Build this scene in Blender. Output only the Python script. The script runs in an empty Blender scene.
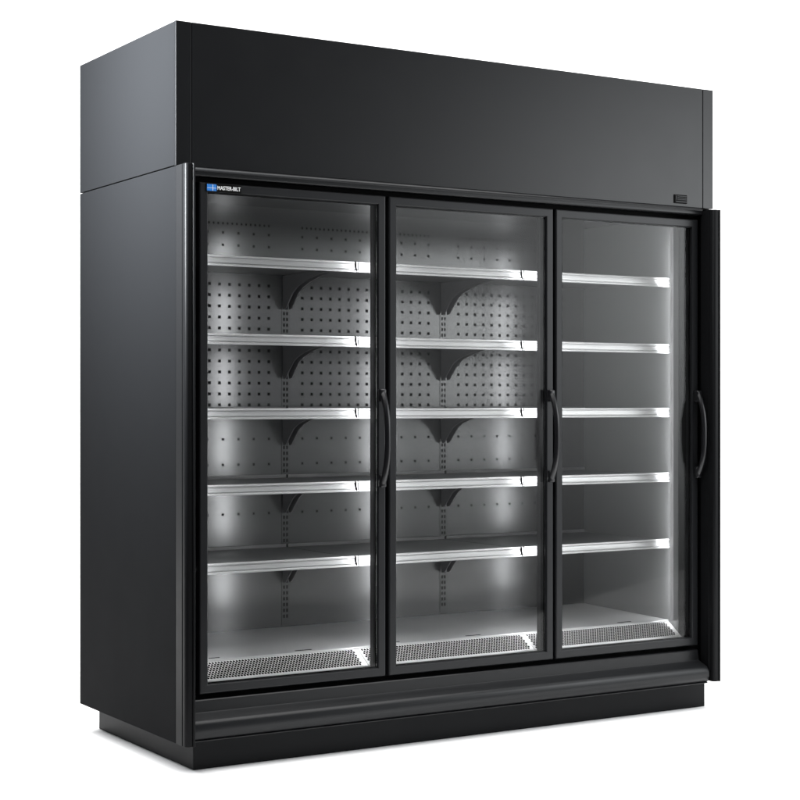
import bpy, bmesh, math, random
from mathutils import Vector
random.seed(4)
scene = bpy.context.scene
COL = scene.collection

# ------------------------------------------------------------------ camera
YAW = 0.5538
cd = bpy.data.cameras.new("camera")
cam = bpy.data.objects.new("camera", cd)
COL.objects.link(cam)
cam.location = (-2.2211, -4.9644, 1.1878)
cam.rotation_euler = (math.pi / 2, 0, -YAW)
cd.sensor_width = 36.0
cd.lens = 1674.35 / 800 * 36.0
cd.shift_y = 4.45 / 800
cd.clip_start = 0.05
cd.clip_end = 200
scene.camera = cam

# ------------------------------------------------------------------ world (dim studio air)
w = bpy.data.worlds.new("World")
scene.world = w
w.use_nodes = True
bg = w.node_tree.nodes["Background"]
bg.inputs["Color"].default_value = (0.75, 0.85, 1.0, 1)
bg.inputs["Strength"].default_value = 0.04

scene.view_settings.view_transform = 'Standard'
scene.view_settings.look = 'None'
scene.view_settings.exposure = 0
scene.view_settings.gamma = 1
try:
    scene.cycles.max_bounces = 10
    scene.cycles.transparent_max_bounces = 24
    scene.cycles.glossy_bounces = 6
    scene.cycles.caustics_reflective = True
    scene.cycles.sample_clamp_indirect = 6.0
except Exception:
    pass


# ------------------------------------------------------------------ studio lamps
def area(name, loc, target, sx, sy, watts, color=(1, 1, 1), spread=math.pi):
    ld = bpy.data.lights.new(name, 'AREA')
    ld.shape = 'RECTANGLE'
    ld.size = sx
    ld.size_y = sy
    ld.energy = watts
    ld.color = color
    ld.spread = spread
    o = bpy.data.objects.new(name, ld)
    COL.objects.link(o)
    o.location = loc
    o.rotation_euler = (Vector(target) - Vector(loc)).to_track_quat('-Z', 'Y').to_euler()
    return o


FW = Vector((math.sin(YAW), math.cos(YAW), 0))
RT = Vector((math.cos(YAW), -math.sin(YAW), 0))
CP = Vector((cam.location.x, cam.location.y, 0))


def vp(fwd, right, z=0.0):
    p = CP + FW * fwd + RT * right
    return (p.x, p.y, z)


# overhead softbox for the white floor, wash for the backdrop
area("overhead_softbox", vp(5.9, -0.5, 6.0), vp(5.9, -0.5, 0), 9, 9, 1400)
area("backdrop_wash", vp(8.6, 0, 6.0), vp(12.5, 0, 1.5), 18, 1.5, 380)


def softbox_falloff(o, uc, us, vc, vs, base):
    """a softbox whose cloth is brightest round one spot and fades towards its edges"""
    ld = o.data
    ld.use_nodes = True
    nt = ld.node_tree
    em = nt.nodes["Emission"]
    geo = nt.nodes.new("ShaderNodeNewGeometry")
    sep = nt.nodes.new("ShaderNodeSeparateXYZ")
    nt.links.new(geo.outputs["Parametric"], sep.inputs[0])
    terms = []
    for ax, c, sg in (("X", uc, us), ("Y", vc, vs)):
        sub = nt.nodes.new("ShaderNodeMath"); sub.operation = 'SUBTRACT'
        nt.links.new(sep.outputs[ax], sub.inputs[0]); sub.inputs[1].default_value = c
        sq = nt.nodes.new("ShaderNodeMath"); sq.operation = 'MULTIPLY'
        nt.links.new(sub.outputs[0], sq.inputs[0]); nt.links.new(sub.outputs[0], sq.inputs[1])
        dv = nt.nodes.new("ShaderNodeMath"); dv.operation = 'MULTIPLY'
        nt.links.new(sq.outputs[0], dv.inputs[0]); dv.inputs[1].default_value = -1.0 / (2 * sg * sg)
        terms.append(dv)
    ad = nt.nodes.new("ShaderNodeMath"); ad.operation = 'ADD'
    nt.links.new(terms[0].outputs[0], ad.inputs[0]); nt.links.new(terms[1].outputs[0], ad.inputs[1])
    ex = nt.nodes.new("ShaderNodeMath"); ex.operation = 'EXPONENT'
    nt.links.new(ad.outputs[0], ex.inputs[0])
    fl = nt.nodes.new("ShaderNodeMath"); fl.operation = 'ADD'
    nt.links.new(ex.outputs[0], fl.inputs[0]); fl.inputs[1].default_value = base
    nt.links.new(fl.outputs[0], em.inputs["Strength"])


# tall softbox to the right of the cabinet front, and one above the left side
fs = area("front_softbox", (3.59, -2.92, 1.78), (1.24, -0.42, 1.78), 5.4, 3.5, 450, (0.95, 0.98, 1.0))
softbox_falloff(fs, 0.693, 0.166, 0.57, 0.245, 0.021)
area("side_softbox", (-1.35, 0.17, 2.48), (0.0, 0.17, 2.36), 0.3, 0.9, 235, (0.95, 0.98, 1.0), math.radians(110))


# ------------------------------------------------------------------ materials
def mat(name, color, rough=0.4, spec=0.5, metal=0.0, emit=None, strength=0.0):
    m = bpy.data.materials.new(name)
    m.use_nodes = True
    b = m.node_tree.nodes["Principled BSDF"]
    b.inputs["Base Color"].default_value = (*color, 1)
    b.inputs["Roughness"].default_value = rough
    b.inputs["Specular IOR Level"].default_value = spec
    b.inputs["Metallic"].default_value = metal
    if emit:
        b.inputs["Emission Color"].default_value = (*emit, 1)
        b.inputs["Emission Strength"].default_value = strength
    return m


def add_rough_noise(m, scale, lo, hi, stretch=(1, 1, 1), bump=0.0, bscale=None):
    nt = m.node_tree
    b = nt.nodes["Principled BSDF"]
    tc = nt.nodes.new("ShaderNodeTexCoord")
    mp = nt.nodes.new("ShaderNodeMapping")
    mp.inputs["Scale"].default_value = stretch
    n = nt.nodes.new("ShaderNodeTexNoise")
    n.inputs["Scale"].default_value = scale
    n.inputs["Detail"].default_value = 4
    r = nt.nodes.new("ShaderNodeMapRange")
    r.inputs["To Min"].default_value = lo
    r.inputs["To Max"].default_value = hi
    nt.links.new(tc.outputs["Object"], mp.inputs["Vector"])
    nt.links.new(mp.outputs[0], n.inputs["Vector"])
    nt.links.new(n.outputs["Fac"], r.inputs["Value"])
    nt.links.new(r.outputs[0], b.inputs["Roughness"])
    if bump:
        n2 = nt.nodes.new("ShaderNodeTexNoise")
        n2.inputs["Scale"].default_value = bscale or scale * 8
        nt.links.new(mp.outputs[0], n2.inputs["Vector"])
        bp = nt.nodes.new("ShaderNodeBump")
        bp.inputs["Strength"].default_value = bump
        bp.inputs["Distance"].default_value = 0.001
        nt.links.new(n2.outputs["Fac"], bp.inputs["Height"])
        nt.links.new(bp.outputs[0], b.inputs["Normal"])
    return m


M = {}
M['paint'] = add_rough_noise(mat("black_paint", (0.0045, 0.0048, 0.0055), 0.32, 0.27), 9, 0.29, 0.35)
M['side'] = add_rough_noise(mat("side_paint", (0.0068, 0.0071, 0.0077), 0.5, 0.01), 9, 0.46, 0.54)
M['trim'] = add_rough_noise(mat("black_trim", (0.008, 0.0084, 0.0092), 0.34, 0.22), 12, 0.30, 0.38)
M['post'] = add_rough_noise(mat("post_paint", (0.0055, 0.0057, 0.0062), 0.4, 0.07), 12, 0.36, 0.44)
M['frame'] = add_rough_noise(mat("door_frame_black", (0.008, 0.0084, 0.0094), 0.36, 0.24), 12, 0.34, 0.42)
M['kick'] = add_rough_noise(mat("kick_paint", (0.006, 0.0063, 0.007), 0.45, 0.10), 9, 0.4, 0.5)
M['mull'] = add_rough_noise(mat("mullion_grey", (0.035, 0.035, 0.036), 0.45, 0.25), 10, 0.4, 0.5)
M['gasket'] = mat("rubber_black", (0.006, 0.006, 0.006), 0.8, 0.1)
M['void'] = mat("opening_black", (0.003, 0.003, 0.003), 0.9, 0.0)
M['handle'] = mat("handle_plastic", (0.006, 0.006, 0.007), 0.3, 0.35)
M['liner'] = add_rough_noise(mat("grey_liner", (0.095, 0.096, 0.097), 0.21, 0.5, 0.62), 6, 0.19, 0.25)
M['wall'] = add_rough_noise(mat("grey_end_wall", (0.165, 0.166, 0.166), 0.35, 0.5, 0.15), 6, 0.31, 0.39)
M['shelf'] = add_rough_noise(mat("shelf_grey", (0.10, 0.10, 0.102), 0.4, 0.5), 6, 0.36, 0.46)
M['bracket'] = mat("bracket_grey", (0.11, 0.11, 0.112), 0.5, 0.3)
M['lip'] = add_rough_noise(mat("brushed_steel", (0.49, 0.49, 0.495), 0.3, 0.4, 0.25), 4, 0.26, 0.34, (3, 60, 60))
M['deck'] = add_rough_noise(mat("deck_steel", (0.50, 0.50, 0.505), 0.33, 0.5, 0.35), 5, 0.3, 0.38)
M['grille'] = mat("grille_steel", (0.88, 0.88, 0.88), 0.35, 0.5, 0.12)
M['hole'] = mat("hole_dark", (0.012, 0.012, 0.012), 0.9, 0.0)
M['led'] = mat("led_lens", (0.8, 0.8, 0.8), 0.4, 0.5, 0, (0.96, 0.98, 1.0), 50.0)
M['plate'] = mat("plate_black", (0.003, 0.003, 0.003), 0.5, 0.06)
M['blue'] = mat("emblem_blue", (0.03, 0.20, 0.60), 0.4, 0.3)
M['white'] = mat("lettering_white", (0.85, 0.85, 0.85), 0.5, 0.3)
M['studio'] = mat("studio_ground", (0.05, 0.05, 0.051), 0.8, 0.1)
M['seamless'] = mat("white_seamless", (0.93, 0.93, 0.93), 0.9, 0.0)


def glass_mat():
    m = bpy.data.materials.new("door_glass")
    m.use_nodes = True
    nt = m.node_tree
    nt.nodes.clear()
    out = nt.nodes.new("ShaderNodeOutputMaterial")
    mix = nt.nodes.new("ShaderNodeMixShader")
    tr = nt.nodes.new("ShaderNodeBsdfTransparent")
    tr.inputs["Color"].default_value = (0.94, 0.94, 0.935, 1)
    gl = nt.nodes.new("ShaderNodeBsdfGlossy")
    gl.inputs["Color"].default_value = (1, 1, 1, 1)
    gl.inputs["Roughness"].default_value = 0.03
    fr = nt.nodes.new("ShaderNodeFresnel")
    fr.inputs["IOR"].default_value = 1.17
    nt.links.new(fr.outputs[0], mix.inputs[0])
    nt.links.new(tr.outputs[0], mix.inputs[1])
    nt.links.new(gl.outputs[0], mix.inputs[2])
    nt.links.new(mix.outputs[0], out.inputs[0])
    return m


M['glass'] = glass_mat()


# ------------------------------------------------------------------ mesh builder
class MB:
    def __init__(self):
        self.bm = bmesh.new()
        self.mats = []

    def mi(self, m):
        if m not in self.mats:
            self.mats.append(m)
        return self.mats.index(m)

    def box(self, x0, x1, y0, y1, z0, z1, m, bevel=0.0, seg=2):
        b = bmesh.new()
        vs = [b.verts.new((x, y, z)) for x in (x0, x1) for y in (y0, y1) for z in (z0, z1)]
        for f in ((0, 1, 3, 2), (4, 6, 7, 5), (0, 4, 5, 1), (2, 3, 7, 6), (0, 2, 6, 4), (1, 5, 7, 3)):
            b.faces.new([vs[i] for i in f])
        if bevel:
            bmesh.ops.bevel(b, geom=b.edges[:], offset=bevel, segments=seg, affect='EDGES', profile=0.5)
        self._merge(b, m)

    def _merge(self, b, m, smooth=False):
        bmesh.ops.recalc_face_normals(b, faces=b.faces[:])
        i = self.mi(m)
        base = [self.bm.verts.new(v.co) for v in b.verts]
        b.verts.index_update()
        for f in b.faces:
            nf = self.bm.faces.new([base[v.index] for v in f.verts])
            nf.material_index = i
            nf.smooth = smooth
        b.free()

    def prism(self, prof, axis, a0, a1, m, bevel=0.0, smooth=False):
        """closed profile of 2D points extruded along an axis (0: profile is y,z; 2: profile is x,y)"""
        b = bmesh.new()

        def P(p, a):
            return (a, p[0], p[1]) if axis == 0 else ((p[0], a, p[1]) if axis == 1 else (p[0], p[1], a))
        A = [b.verts.new(P(p, a0)) for p in prof]
        B = [b.verts.new(P(p, a1)) for p in prof]
        n = len(prof)
        for k in range(n):
            b.faces.new((A[k], A[(k + 1) % n], B[(k + 1) % n], B[k]))
        caps = [b.faces.new(A), b.faces.new(B)]
        if bevel:
            ed = [e for f in caps for e in f.edges]
            bmesh.ops.bevel(b, geom=ed, offset=bevel, segments=2, affect='EDGES', profile=0.5)
        self._merge(b, m, smooth)

    def ring(self, x0, x1, z0, z1, sec, m):
        """closed frame: section points (inset, y) swept round a rectangle with mitred corners"""
        b = bmesh.new()
        loops = []
        for ins, y in sec:
            loops.append([b.verts.new(c) for c in ((x0 + ins, y, z0 + ins), (x1 - ins, y, z0 + ins),
                                                   (x1 - ins, y, z1 - ins), (x0 + ins, y, z1 - ins))])
        n = len(loops)
        for k in range(n):
            A, B = loops[k], loops[(k + 1) % n]
            for j in range(4):
                b.faces.new((A[j], A[(j + 1) % 4], B[(j + 1) % 4], B[j]))
        self._merge(b, m)

    def disc(self, x, y, z, rx, rz, m, n=8, ux=(1, 0, 0), uz=(0, 0, 1), rot=0.0):
        i = self.mi(m)
        ux, uz = Vector(ux), Vector(uz)
        c = Vector((x, y, z))
        vs = []
        for k in range(n):
            a = rot + 2 * math.pi * k / n
            vs.append(self.bm.verts.new(c + ux * rx * math.cos(a) + uz * rz * math.sin(a)))
        f = self.bm.faces.new(vs)
        f.material_index = i

    def tube(self, path, rads, m, side, n=14):
        """sweep an ellipse along path in the plane perpendicular to 'side'"""
        b = bmesh.new()
        side = Vector(side)
        rings = []
        for k, p in enumerate(path):
            p = Vector(p)
            t = (Vector(path[min(k + 1, len(path) - 1)]) - Vector(path[max(k - 1, 0)])).normalized()
            nn = side.cross(t).normalized()
            ra, rb = rads[k]
            rings.append([b.verts.new(p + side * ra * math.cos(2 * math.pi * j / n) + nn * rb * math.sin(2 * math.pi * j / n)) for j in range(n)])
        for A, B in zip(rings, rings[1:]):
            for j in range(n):
                b.faces.new((A[j], A[(j + 1) % n], B[(j + 1) % n], B[j]))
        b.faces.new(rings[0])
        b.faces.new(rings[-1])
        self._merge(b, m, True)

    def build(self, name, parent=None, autosmooth=False):
        me = bpy.data.meshes.new(name)
        self.bm.normal_update()
        self.bm.to_mesh(me)
        self.bm.free()
        for m in self.mats:
            me.materials.append(m)
        if autosmooth:
            for p in me.polygons:
                p.use_smooth = True
            try:
                me.set_sharp_from_angle(angle=math.radians(autosmooth))
            except Exception:
                pass
        o = bpy.data.objects.new(name, me)
        COL.objects.link(o)
        if parent:
            o.parent = parent
        return o


# ------------------------------------------------------------------ the setting: one white sweep
b = MB()
prof = [(4.92, 0.0), (9.8, 0.0)]
R, f0 = 2.6, 9.8
for k in range(1, 25):
    a = math.pi / 2 * k / 24
    prof.append((f0 + R * math.sin(a), R - R * math.cos(a)))
prof.append((f0 + R, 7.5))
i = b.mi(M['seamless'])
prev = None
for fwd, z in prof:
    A = b.bm.verts.new(vp(fwd, -11, z))
    B = b.bm.verts.new(vp(fwd, 11, z))
    if prev:
        fc = b.bm.faces.new((prev[0], prev[1], B, A))
        fc.material_index = i
        fc.smooth = True
    prev = (A, B)
floor = b.build("floor")
floor['kind'] = 'structure'
# dark studio ground that the white sheet lies on
b = MB()
i = b.mi(M['studio'])
fc = b.bm.faces.new([b.bm.verts.new(vp(f, r, -0.004)) for f, r in ((-8, -14), (-8, 14), (13, 14), (13, -14))])
fc.material_index = i
g = b.build("ground")
g['kind'] = 'structure'

# ------------------------------------------------------------------ the cabinet
root = bpy.data.objects.new("display_refrigerator", None)
COL.objects.link(root)
root.location = (0, 0, 0)
root.empty_display_size = 0.3
root['label'] = "tall black commercial refrigerator with three glass doors and empty lit shelves standing on white floor"
root['category'] = "refrigerator"

W, D, H, HB, ZB = 2.30, 0.8504, 2.4257, 1.958, 0.0958
P, T, F_ = M['paint'], M['trim'], M['frame']

# upper housing with the blank fascia
b = MB()
b.box(0.0, W, 0.0135, D, HB + 0.0015, H - 0.001, M['side'], 0.0015)
b.build("upper_housing", root)
for x0, x1 in ((0.0, 0.0545), (2.2465, W)):
    b = MB()
    b.box(x0, x1, 0.0, 0.0125, HB, H, P, 0.002, 3)
    b.build("corner_post", root)
b = MB()
b.box(0.0562, 2.2448, 0.0003, 0.0125, HB, H - 0.0004, P, 0.0012)
fascia = b.build("fascia_panel", root)
# small controller window at the lower right of the fascia
b = MB()
b.box(2.098, 2.162, -0.004, 0.0, 1.969, 2.003, M['plate'], 0.0015)
b.box(2.1035, 2.160, -0.0055, -0.0035, 1.9735, 1.9775, M['trim'], 0.0006)
b.box(2.1035, 2.1075, -0.0055, -0.0035, 1.981, 1.999, M['trim'], 0.0006)
for z in (1.984, 1.9905, 1.997):
    b.box(2.111, 2.159, -0.0052, -0.0035, z - 0.0014, z + 0.0014, M['trim'], 0.0005)
b.build("temperature_display", fascia)

# side panels
b = MB()
b.box(0.0, 0.034, 0.0, D, ZB, HB - 0.0018, M['side'], 0.0015)
b.build("side_panel", root)
b = MB()
b.box(2.2665, W, 0.002, D, 0.115, HB - 0.0018, M['side'], 0.0015)
b.build("side_panel", root)


def end_post(x0, outer, z0, z1):
    """vertical trim in front of a side panel: shallow groove on the outer side, rounded nose"""
    t = 0.034
    pr = [(0.0, -0.0012), (0.0, -0.047), (0.0022, -0.0485), (0.0022, -0.0525), (0.0, -0.054), (0.0, -0.066)]
    for k in range(1, 7):
        a = math.pi / 2 * k / 6
        pr.append((0.011 - 0.011 * math.cos(a), -0.066 - 0.011 * math.sin(a)))
    pr += [(0.0215, -0.077), (0.0225, -0.0755), (0.0238, -0.0755), (0.0244, -0.0785), (0.0262, -0.0808), (0.0285, -0.0815), (0.0308, -0.0806), (0.0326, -0.0785), (t, -0.075), (t, -0.0012)]
    if outer > 0:
        pr = [(t - x, y) for x, y in pr]
    pr = [(x0 + x, y) for x, y in pr]
    bb = MB()
    bb.prism(pr, 2, z0, z1, M['post'], 0.0008)
    return bb.build("end_post", root, 35)


end_post(0.0, -1, ZB, HB - 0.001)
end_post(2.234, -1, 0.111, 1.945)

# recessed kick plate all round
b = MB()
b.box(0.066, 2.265, 0.009, 0.832, 0.0, 0.1015, M['kick'], 0.004)
b.build("kick_plate", root)
b = MB()
b.box(0.036, 2.262, 0.03, D - 0.012, 0.1035, 0.2, M['void'])
b.build("chassis", root)

# bumper moulding under the doors
pr = [(0.028, 0.228), (0.003, 0.228), (0.0, 0.225), (0.0, 0.188), (-0.004, 0.184), (-0.048, 0.1715)]
for k in range(0, 11):
    a = math.radians(70 - k * 15)
    pr.append((-0.046 - 0.017 * math.cos(a) * 1.0, 0.139 + 0.031 * math.sin(a)))
pr += [(-0.050, 0.1085), (-0.056, 0.1078), (-0.0575, 0.1062), (-0.0565, 0.1045), (-0.052, 0.1038), (0.004, 0.1036), (0.028, 0.103)]
b = MB()
b.prism(pr, 0, 0.036, 2.222, T, 0.003)
b.build("bumper", root, 40)

# header moulding over the doors
pr = [(0.028, 1.957), (-0.004, 1.957)]
for k in range(0, 6):
    a = math.radians(90 + k * 18)
    pr.append((-0.006 + 0.009 * math.cos(a), 1.945 + 0.0105 * math.sin(a)))
pr += [(-0.0125, 1.942), (-0.0125, 1.932), (-0.009, 1.9285), (0.028, 1.9285)]
b = MB()
b.prism(pr, 0, 0.036, 2.232, T, 0.001)
b.build("header_trim", root, 40)

# black face frame behind the doors: jambs, header, sill
b = MB()
b.box(0.0355, 0.079, 0.0465, 0.095, 0.204, 1.955, M['gasket'])
b.box(2.204, 2.262, 0.0465, 0.095, 0.204, 1.955, M['gasket'])
b.box(0.079, 2.204, 0.0465, 0.072, 1.888, 1.955, M['gasket'])
b.box(0.079, 2.204, 0.0465, 0.072, 0.204, 0.262, M['gasket'])
b.build("face_frame", root)

# ------------------------------------------------------------------ liner
YB = 0.70
XL, XR = 0.05, 2.2035
ZD = 0.330
b = MB()
b.box(XL - 0.002, XR + 0.002, YB, YB + 0.012, 0.24, 1.96, M['liner'])
UP = [0.047, 0.767, 1.487, 2.2]
S = 0.0068
for bay in range(3):
    xb = UP[bay] + 0.073
    yq = YB - 0.0012
    for r in range(12):
        z = 1.637 - 0.041 * r
        for c in range(15):
            if UP[bay] < 0.1 and xb + 0.041 * c < XL + 0.01:
                continue
            b.disc(xb + 0.0411 * c, yq, z, S * 1.14, S * 1.14, M['hole'], 4, rot=math.pi / 4)
    for z in (1.830, 1.784, 1.0573, 0.9618, 0.7762):
        for c in range(10):
            b.disc(xb + 0.064 * c, yq, z, S * 0.95, S * 0.95, M['hole'], 4, rot=math.pi / 4)
    for c in range(31):
        b.disc(xb + 0.0192 * c, yq, 1.8645, 0.0042, 0.0052, M['hole'], 6)
b.build("back_wall", root)
b = MB()
b.box(XL - 0.02, XL, 0.0955, YB + 0.012, 0.24, 1.96, M['liner'])
b.build("liner_wall", root)
b = MB()
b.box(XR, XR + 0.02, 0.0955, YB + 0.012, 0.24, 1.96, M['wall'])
b.build("liner_wall", root)
b = MB()
b.box(XL, XR, 0.0725, YB - 0.0005, 1.935, 1.957, M['liner'])
b.box(0.08, 2.203, 0.13, 0.24, 1.905, 1.934, M['liner'], 0.004)
b.build("liner_ceiling", root)

# uprights with a double row of slots
for x in UP[1:3]:
    b = MB()
    b.box(x - 0.017, x + 0.017, YB - 0.0016, YB - 0.0003, ZD + 0.012, 1.70, M['liner'], 0.001)
    z = 1.69
    while z > 0.36:
        for s in (-0.0065, 0.0065):
            b.box(x + s - 0.0036, x + s + 0.0036, YB - 0.0021, YB - 0.0012, z - 0.0062, z + 0.0062, M['hole'])
        z -= 0.0222
    b.build("shelf_upright", root)

# ------------------------------------------------------------------ shelves
ZS = [1.692, 1.428, 1.1745, 0.917, 0.653]
BRK = [(YB - 0.005, 0.118), (YB - 0.012, 0.142), (YB - 0.028, 0.140), (0.66, 0.128), (0.636, 0.104), (0.61, 0.080), (0.575, 0.062), (0.535, 0.050), (0.487, 0.039), (0.44, 0.030), (0.38, 0.023), (0.20, 0.018), (0.20, 0.014), (YB - 0.005, 0.014)]


def make_shelf(x0, x1, z, clip):
    bb = MB()
    bb.box(x0, x1, 0.158, YB - 0.012, z - 0.012, z - 0.008, M['shelf'], 0.001)
    bb.box(x0 + 0.002, x1 - 0.002, YB - 0.016, YB - 0.0125, z - 0.0075, z + 0.004, M['shelf'])
    s = bb.build("shelf", root)
    # front price rail: rolled top and bottom lips with a shallow channel
    pr = [(0.158, z - 0.003), (0.1535, z), (0.149, z - 0.0008), (0.1472, z - 0.003), (0.1472, z - 0.0058), (0.1495, z - 0.0078), (0.1535, z - 0.0086),
          (0.1535, z - 0.0100), (0.1505, z - 0.0104), (0.1485, z - 0.0180), (0.1480, z - 0.0262), (0.1525, z - 0.0270), (0.1525, z - 0.0285), (0.1475, z - 0.0295),
          (0.1452, z - 0.0318), (0.1452, z - 0.0350), (0.1485, z - 0.0372), (0.158, z - 0.034)]
    bb = MB()
    bb.prism(pr, 0, x0, x1, M['lip'])
    if clip:
        # overlapping end cap that closes the gap to the next shelf, with a dark slanted split
        bb.box(x1 - 0.0015, x1 + 0.0035, 0.1545, 0.158, z - 0.036, z - 0.001, M['void'])
        bb.prism([(x1 - 0.012, z - 0.0005), (x1 - 0.0085, z - 0.0005), (x1 - 0.0035, z - 0.0355), (x1 - 0.007, z - 0.0355)], 1, 0.1436, 0.150, M['void'])
    bb.build("price_rail", s, 40)
    for xc in ((x0 + 0.0095, x1 - 0.0095) if clip else (x0 + 0.0095,)):
        bb = MB()
        prf = [(y, z - d) for y, d in BRK]
        bb.prism(prf, 0, xc - 0.002, xc + 0.002, M['bracket'])
        bb.build("bracket", s)
    return s


for bay in range(3):
    x0 = (0.054, 0.7695, 1.4895)[bay]
    x1 = (0.7645, 1.4845, 2.2)[bay]
    for z in ZS:
        make_shelf(x0, x1, z, bay < 2)

# ------------------------------------------------------------------ deck pans with perforated air grilles
for bay in range(3):
    x0 = (0.052, 0.7675, 1.4875)[bay]
    x1 = (0.7665, 1.4865, 2.2025)[bay]
    b = MB()
    pr = [(YB - 0.001, ZD + 0.010), (0.185, ZD), (0.157, ZD), (0.1535, ZD - 0.0015), (0.152, ZD - 0.004), (0.152, ZD - 0.007), (0.158, ZD - 0.012), (0.165, ZD - 0.012), (YB - 0.001, ZD - 0.012)]
    b.prism(pr, 0, x0, x1, M['deck'])
    for xa, xb in ((0.15, 0.19), (0.48, 0.545)):
        b.box(x0 + xa, x0 + xb, 0.178, 0.186, ZD + 0.0002, ZD + 0.0012, M['hole'])
    deck = b.build("deck_pan", root)
    b = MB()
    top = Vector((0, 0.1505, ZD - 0.0075))
    bot = Vector((0, 0.080, 0.2765))
    sl = (bot - top)
    L = sl.length
    u = sl.normalized()
    nrm = Vector((0, -1, 0)) * (-u.z) + Vector((0, 0, 1)) * (u.y)
    nrm = Vector((0, u.z, -u.y)).normalized()
    if nrm.z < 0:
        nrm = -nrm
    th = 0.003
    g0, g1 = x0 + 0.001, x1 - 0.001
    prf = [(top.y, top.z), (bot.y, bot.z), (0.078, 0.272), (0.0745, 0.272), (0.0745, 0.262), (0.082, 0.262), (bot.y + 0.008, bot.z - 0.006), (top.y + 0.006, top.z - 0.006)]
    b.prism(prf, 0, g0, g1, M['grille'])
    px, pz = 0.0112, 0.0094
    rows = int(round((L - 0.004) / pz))
    pz = (L - 0.004) / rows
    for r in range(rows):
        t = 0.002 + pz * (r + 0.5)
        c = top + u * t + nrm * 0.0006
        n = int((g1 - g0 - 0.02) / px)
        for q in range(n):
            x = g0 + 0.012 + px * (q + 0.5 * (r % 2))
            b.disc(x, c.y, c.z, 0.0052, 0.0049, M['hole'], 6, (1, 0, 0), u, math.pi / 6)
    b.build("air_grille", deck)

# ------------------------------------------------------------------ mullions with LED strips
for x in (0.7975, 1.521):
    b = MB()
    b.box(x - 0.024, x + 0.024, 0.0465, 0.079, 0.262, 1.888, M['mull'], 0.002)
    m = b.build("mullion", root)
    b = MB()
    b.box(x - 0.008, x + 0.008, 0.0795, 0.095, 0.36, 1.86, M['led'], 0.003)
    b.build("led_strip", m)
for x, right in ((0.066, False), (2.190, True)):
    b = MB()
    b.box(x - 0.0115, x + 0.0115, 0.0956, 0.098, 0.335, 1.934, M['deck'])
    if right:
        b.box(x - 0.012, x - 0.0095, 0.0985, 0.114, 0.335, 1.934, M['deck'])
        b.box(x + 0.0095, x + 0.012, 0.0985, 0.135, 0.335, 1.934, M['deck'])
    hsg = b.build("led_housing", root)
    b = MB()
    b.box(x - 0.009, x + 0.009, 0.0985, 0.107 if right else 0.112, 0.36, 1.86, M['led'], 0.002)
    b.build("led_strip", hsg)

# ------------------------------------------------------------------ doors
DX = [(0.083, 0.791), (0.804, 1.515), (1.527, 2.221)]
Z0, Z1 = 0.2455, 1.911
FW_ = 0.0325


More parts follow.
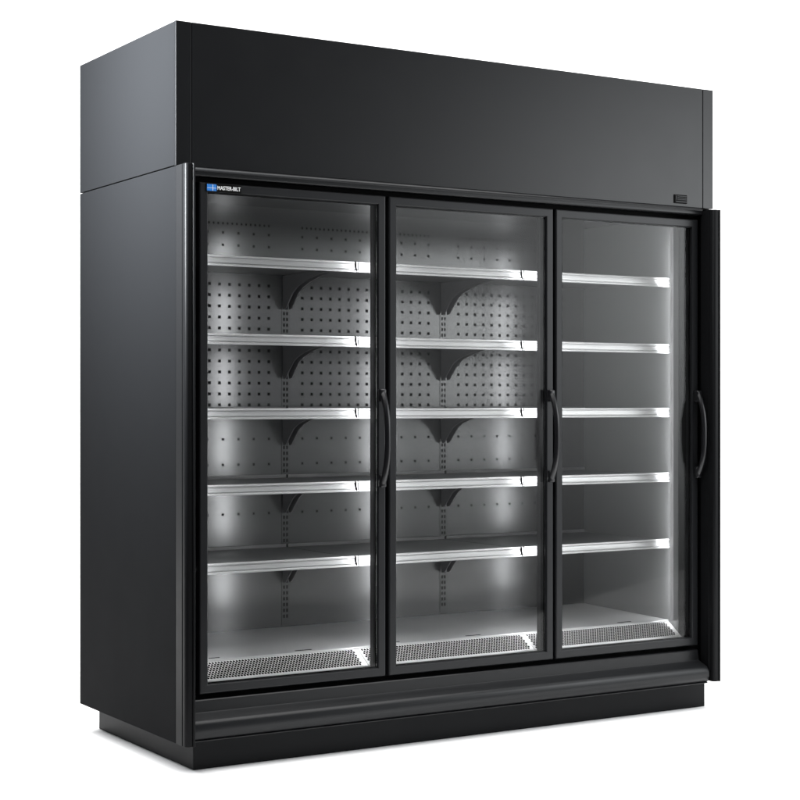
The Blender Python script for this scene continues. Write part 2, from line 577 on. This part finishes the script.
def make_door(x0, x1, hoff):
    bb = MB()
    sec = [(0, 0.042), (0, 0.0055), (0.0005, 0.0031), (0.0016, 0.0016), (0.0031, 0.0005), (0.0055, 0.0), (0.0275, 0.0), (0.030, 0.0015), (0.031, 0.0065), (FW_, 0.0065), (FW_, 0.019), (0.024, 0.0215), (0.024, 0.042)]
    bb.ring(x0, x1, Z0, Z1, sec, F_)
    d = bb.build("door", root)
    bb = MB()
    bb.ring(x0, x1, Z0, Z1, [(0.006, 0.046), (0.006, 0.0425), (0.0235, 0.0425), (0.0235, 0.046)], M['gasket'])
    bb.ring(x0, x1, Z0, Z1, [(FW_ - 0.0005, 0.0135), (FW_ + 0.0018, 0.0135), (FW_ + 0.0018, 0.0195), (FW_ - 0.0005, 0.0195)], M['gasket'])
    bb.build("gasket", d)
    bb = MB()
    bb.box(x0 + FW_ + 0.0002, x1 - FW_ - 0.0002, 0.0085, 0.013, Z0 + FW_ + 0.0002, Z1 - FW_ - 0.0002, M['glass'])
    bb.build("glass_pane", d)
    # bow handle
    hx = x1 - hoff
    zt, zb = 1.238, 0.905
    zc, hh = (zt + zb) / 2, (zt - zb) / 2
    bb = MB()
    path, rads = [], []
    N = 28
    for k in range(N + 1):
        s = -1 + 2 * k / N
        z = zc + hh * 0.975 * s
        y = -0.012 - 0.038 * (1 - abs(s) ** 2.6)
        path.append((hx, y, z))
        rads.append((0.0118 - 0.0016 * (1 - abs(s)), 0.0092))
    bb.tube(path, rads, M['handle'], (1, 0, 0))
    for zz in (zt, zb):
        s = 1 if zz > zc else -1
        bb.box(hx - 0.0125, hx + 0.0125, -0.024, -0.0004, min(zz + s * 0.004, zz - s * 0.04), max(zz + s * 0.004, zz - s * 0.04), M['handle'], 0.006, 3)
    bb.build("handle", d, 50)
    return d


doors = [make_door(*x, h) for x, h in zip(DX, (0.0225, 0.0205, 0.0115))]

# name plate on the first door
b = MB()
b.box(0.105, 0.2325, -0.0022, -0.0003, 1.8815, 1.9075, M['plate'], 0.0006)
b.box(0.1085, 0.143, -0.0034, -0.0020, 1.8835, 1.9055, M['blue'], 0.0012)
b.box(0.1285, 0.1300, -0.0040, -0.0032, 1.8845, 1.9045, M['white'])
b.box(0.1095, 0.142, -0.0039, -0.0031, 1.8925, 1.8937, M['white'])
fc = bpy.data.curves.new("letters", 'FONT')
fc.body = "MASTER-BILT"
fc.size = 0.02
fc.extrude = 0.0004
fc.offset = 0.0003
to = bpy.data.objects.new("letters", fc)
COL.objects.link(to)
bpy.context.view_layer.update()
me = bpy.data.meshes.new_from_object(to.evaluated_get(bpy.context.evaluated_depsgraph_get()))
xs = [v.co.x for v in me.vertices]
ys = [v.co.y for v in me.vertices]
mi = b.mi(M['white'])
lx0, lx1, lz0, lz1 = 0.1465, 0.230, 1.8885, 1.9015
vm = []
for v in me.vertices:
    vm.append(b.bm.verts.new((lx0 + (v.co.x - min(xs)) / (max(xs) - min(xs)) * (lx1 - lx0), -0.0026 - v.co.z,
                              lz0 + (v.co.y - min(ys)) / (max(ys) - min(ys)) * (lz1 - lz0))))
for p in me.polygons:
    try:
        f = b.bm.faces.new([vm[i] for i in p.vertices])
        f.material_index = mi
    except ValueError:
        pass
bpy.data.objects.remove(to)
bpy.data.meshes.remove(me)
b.build("name_plate", doors[0])
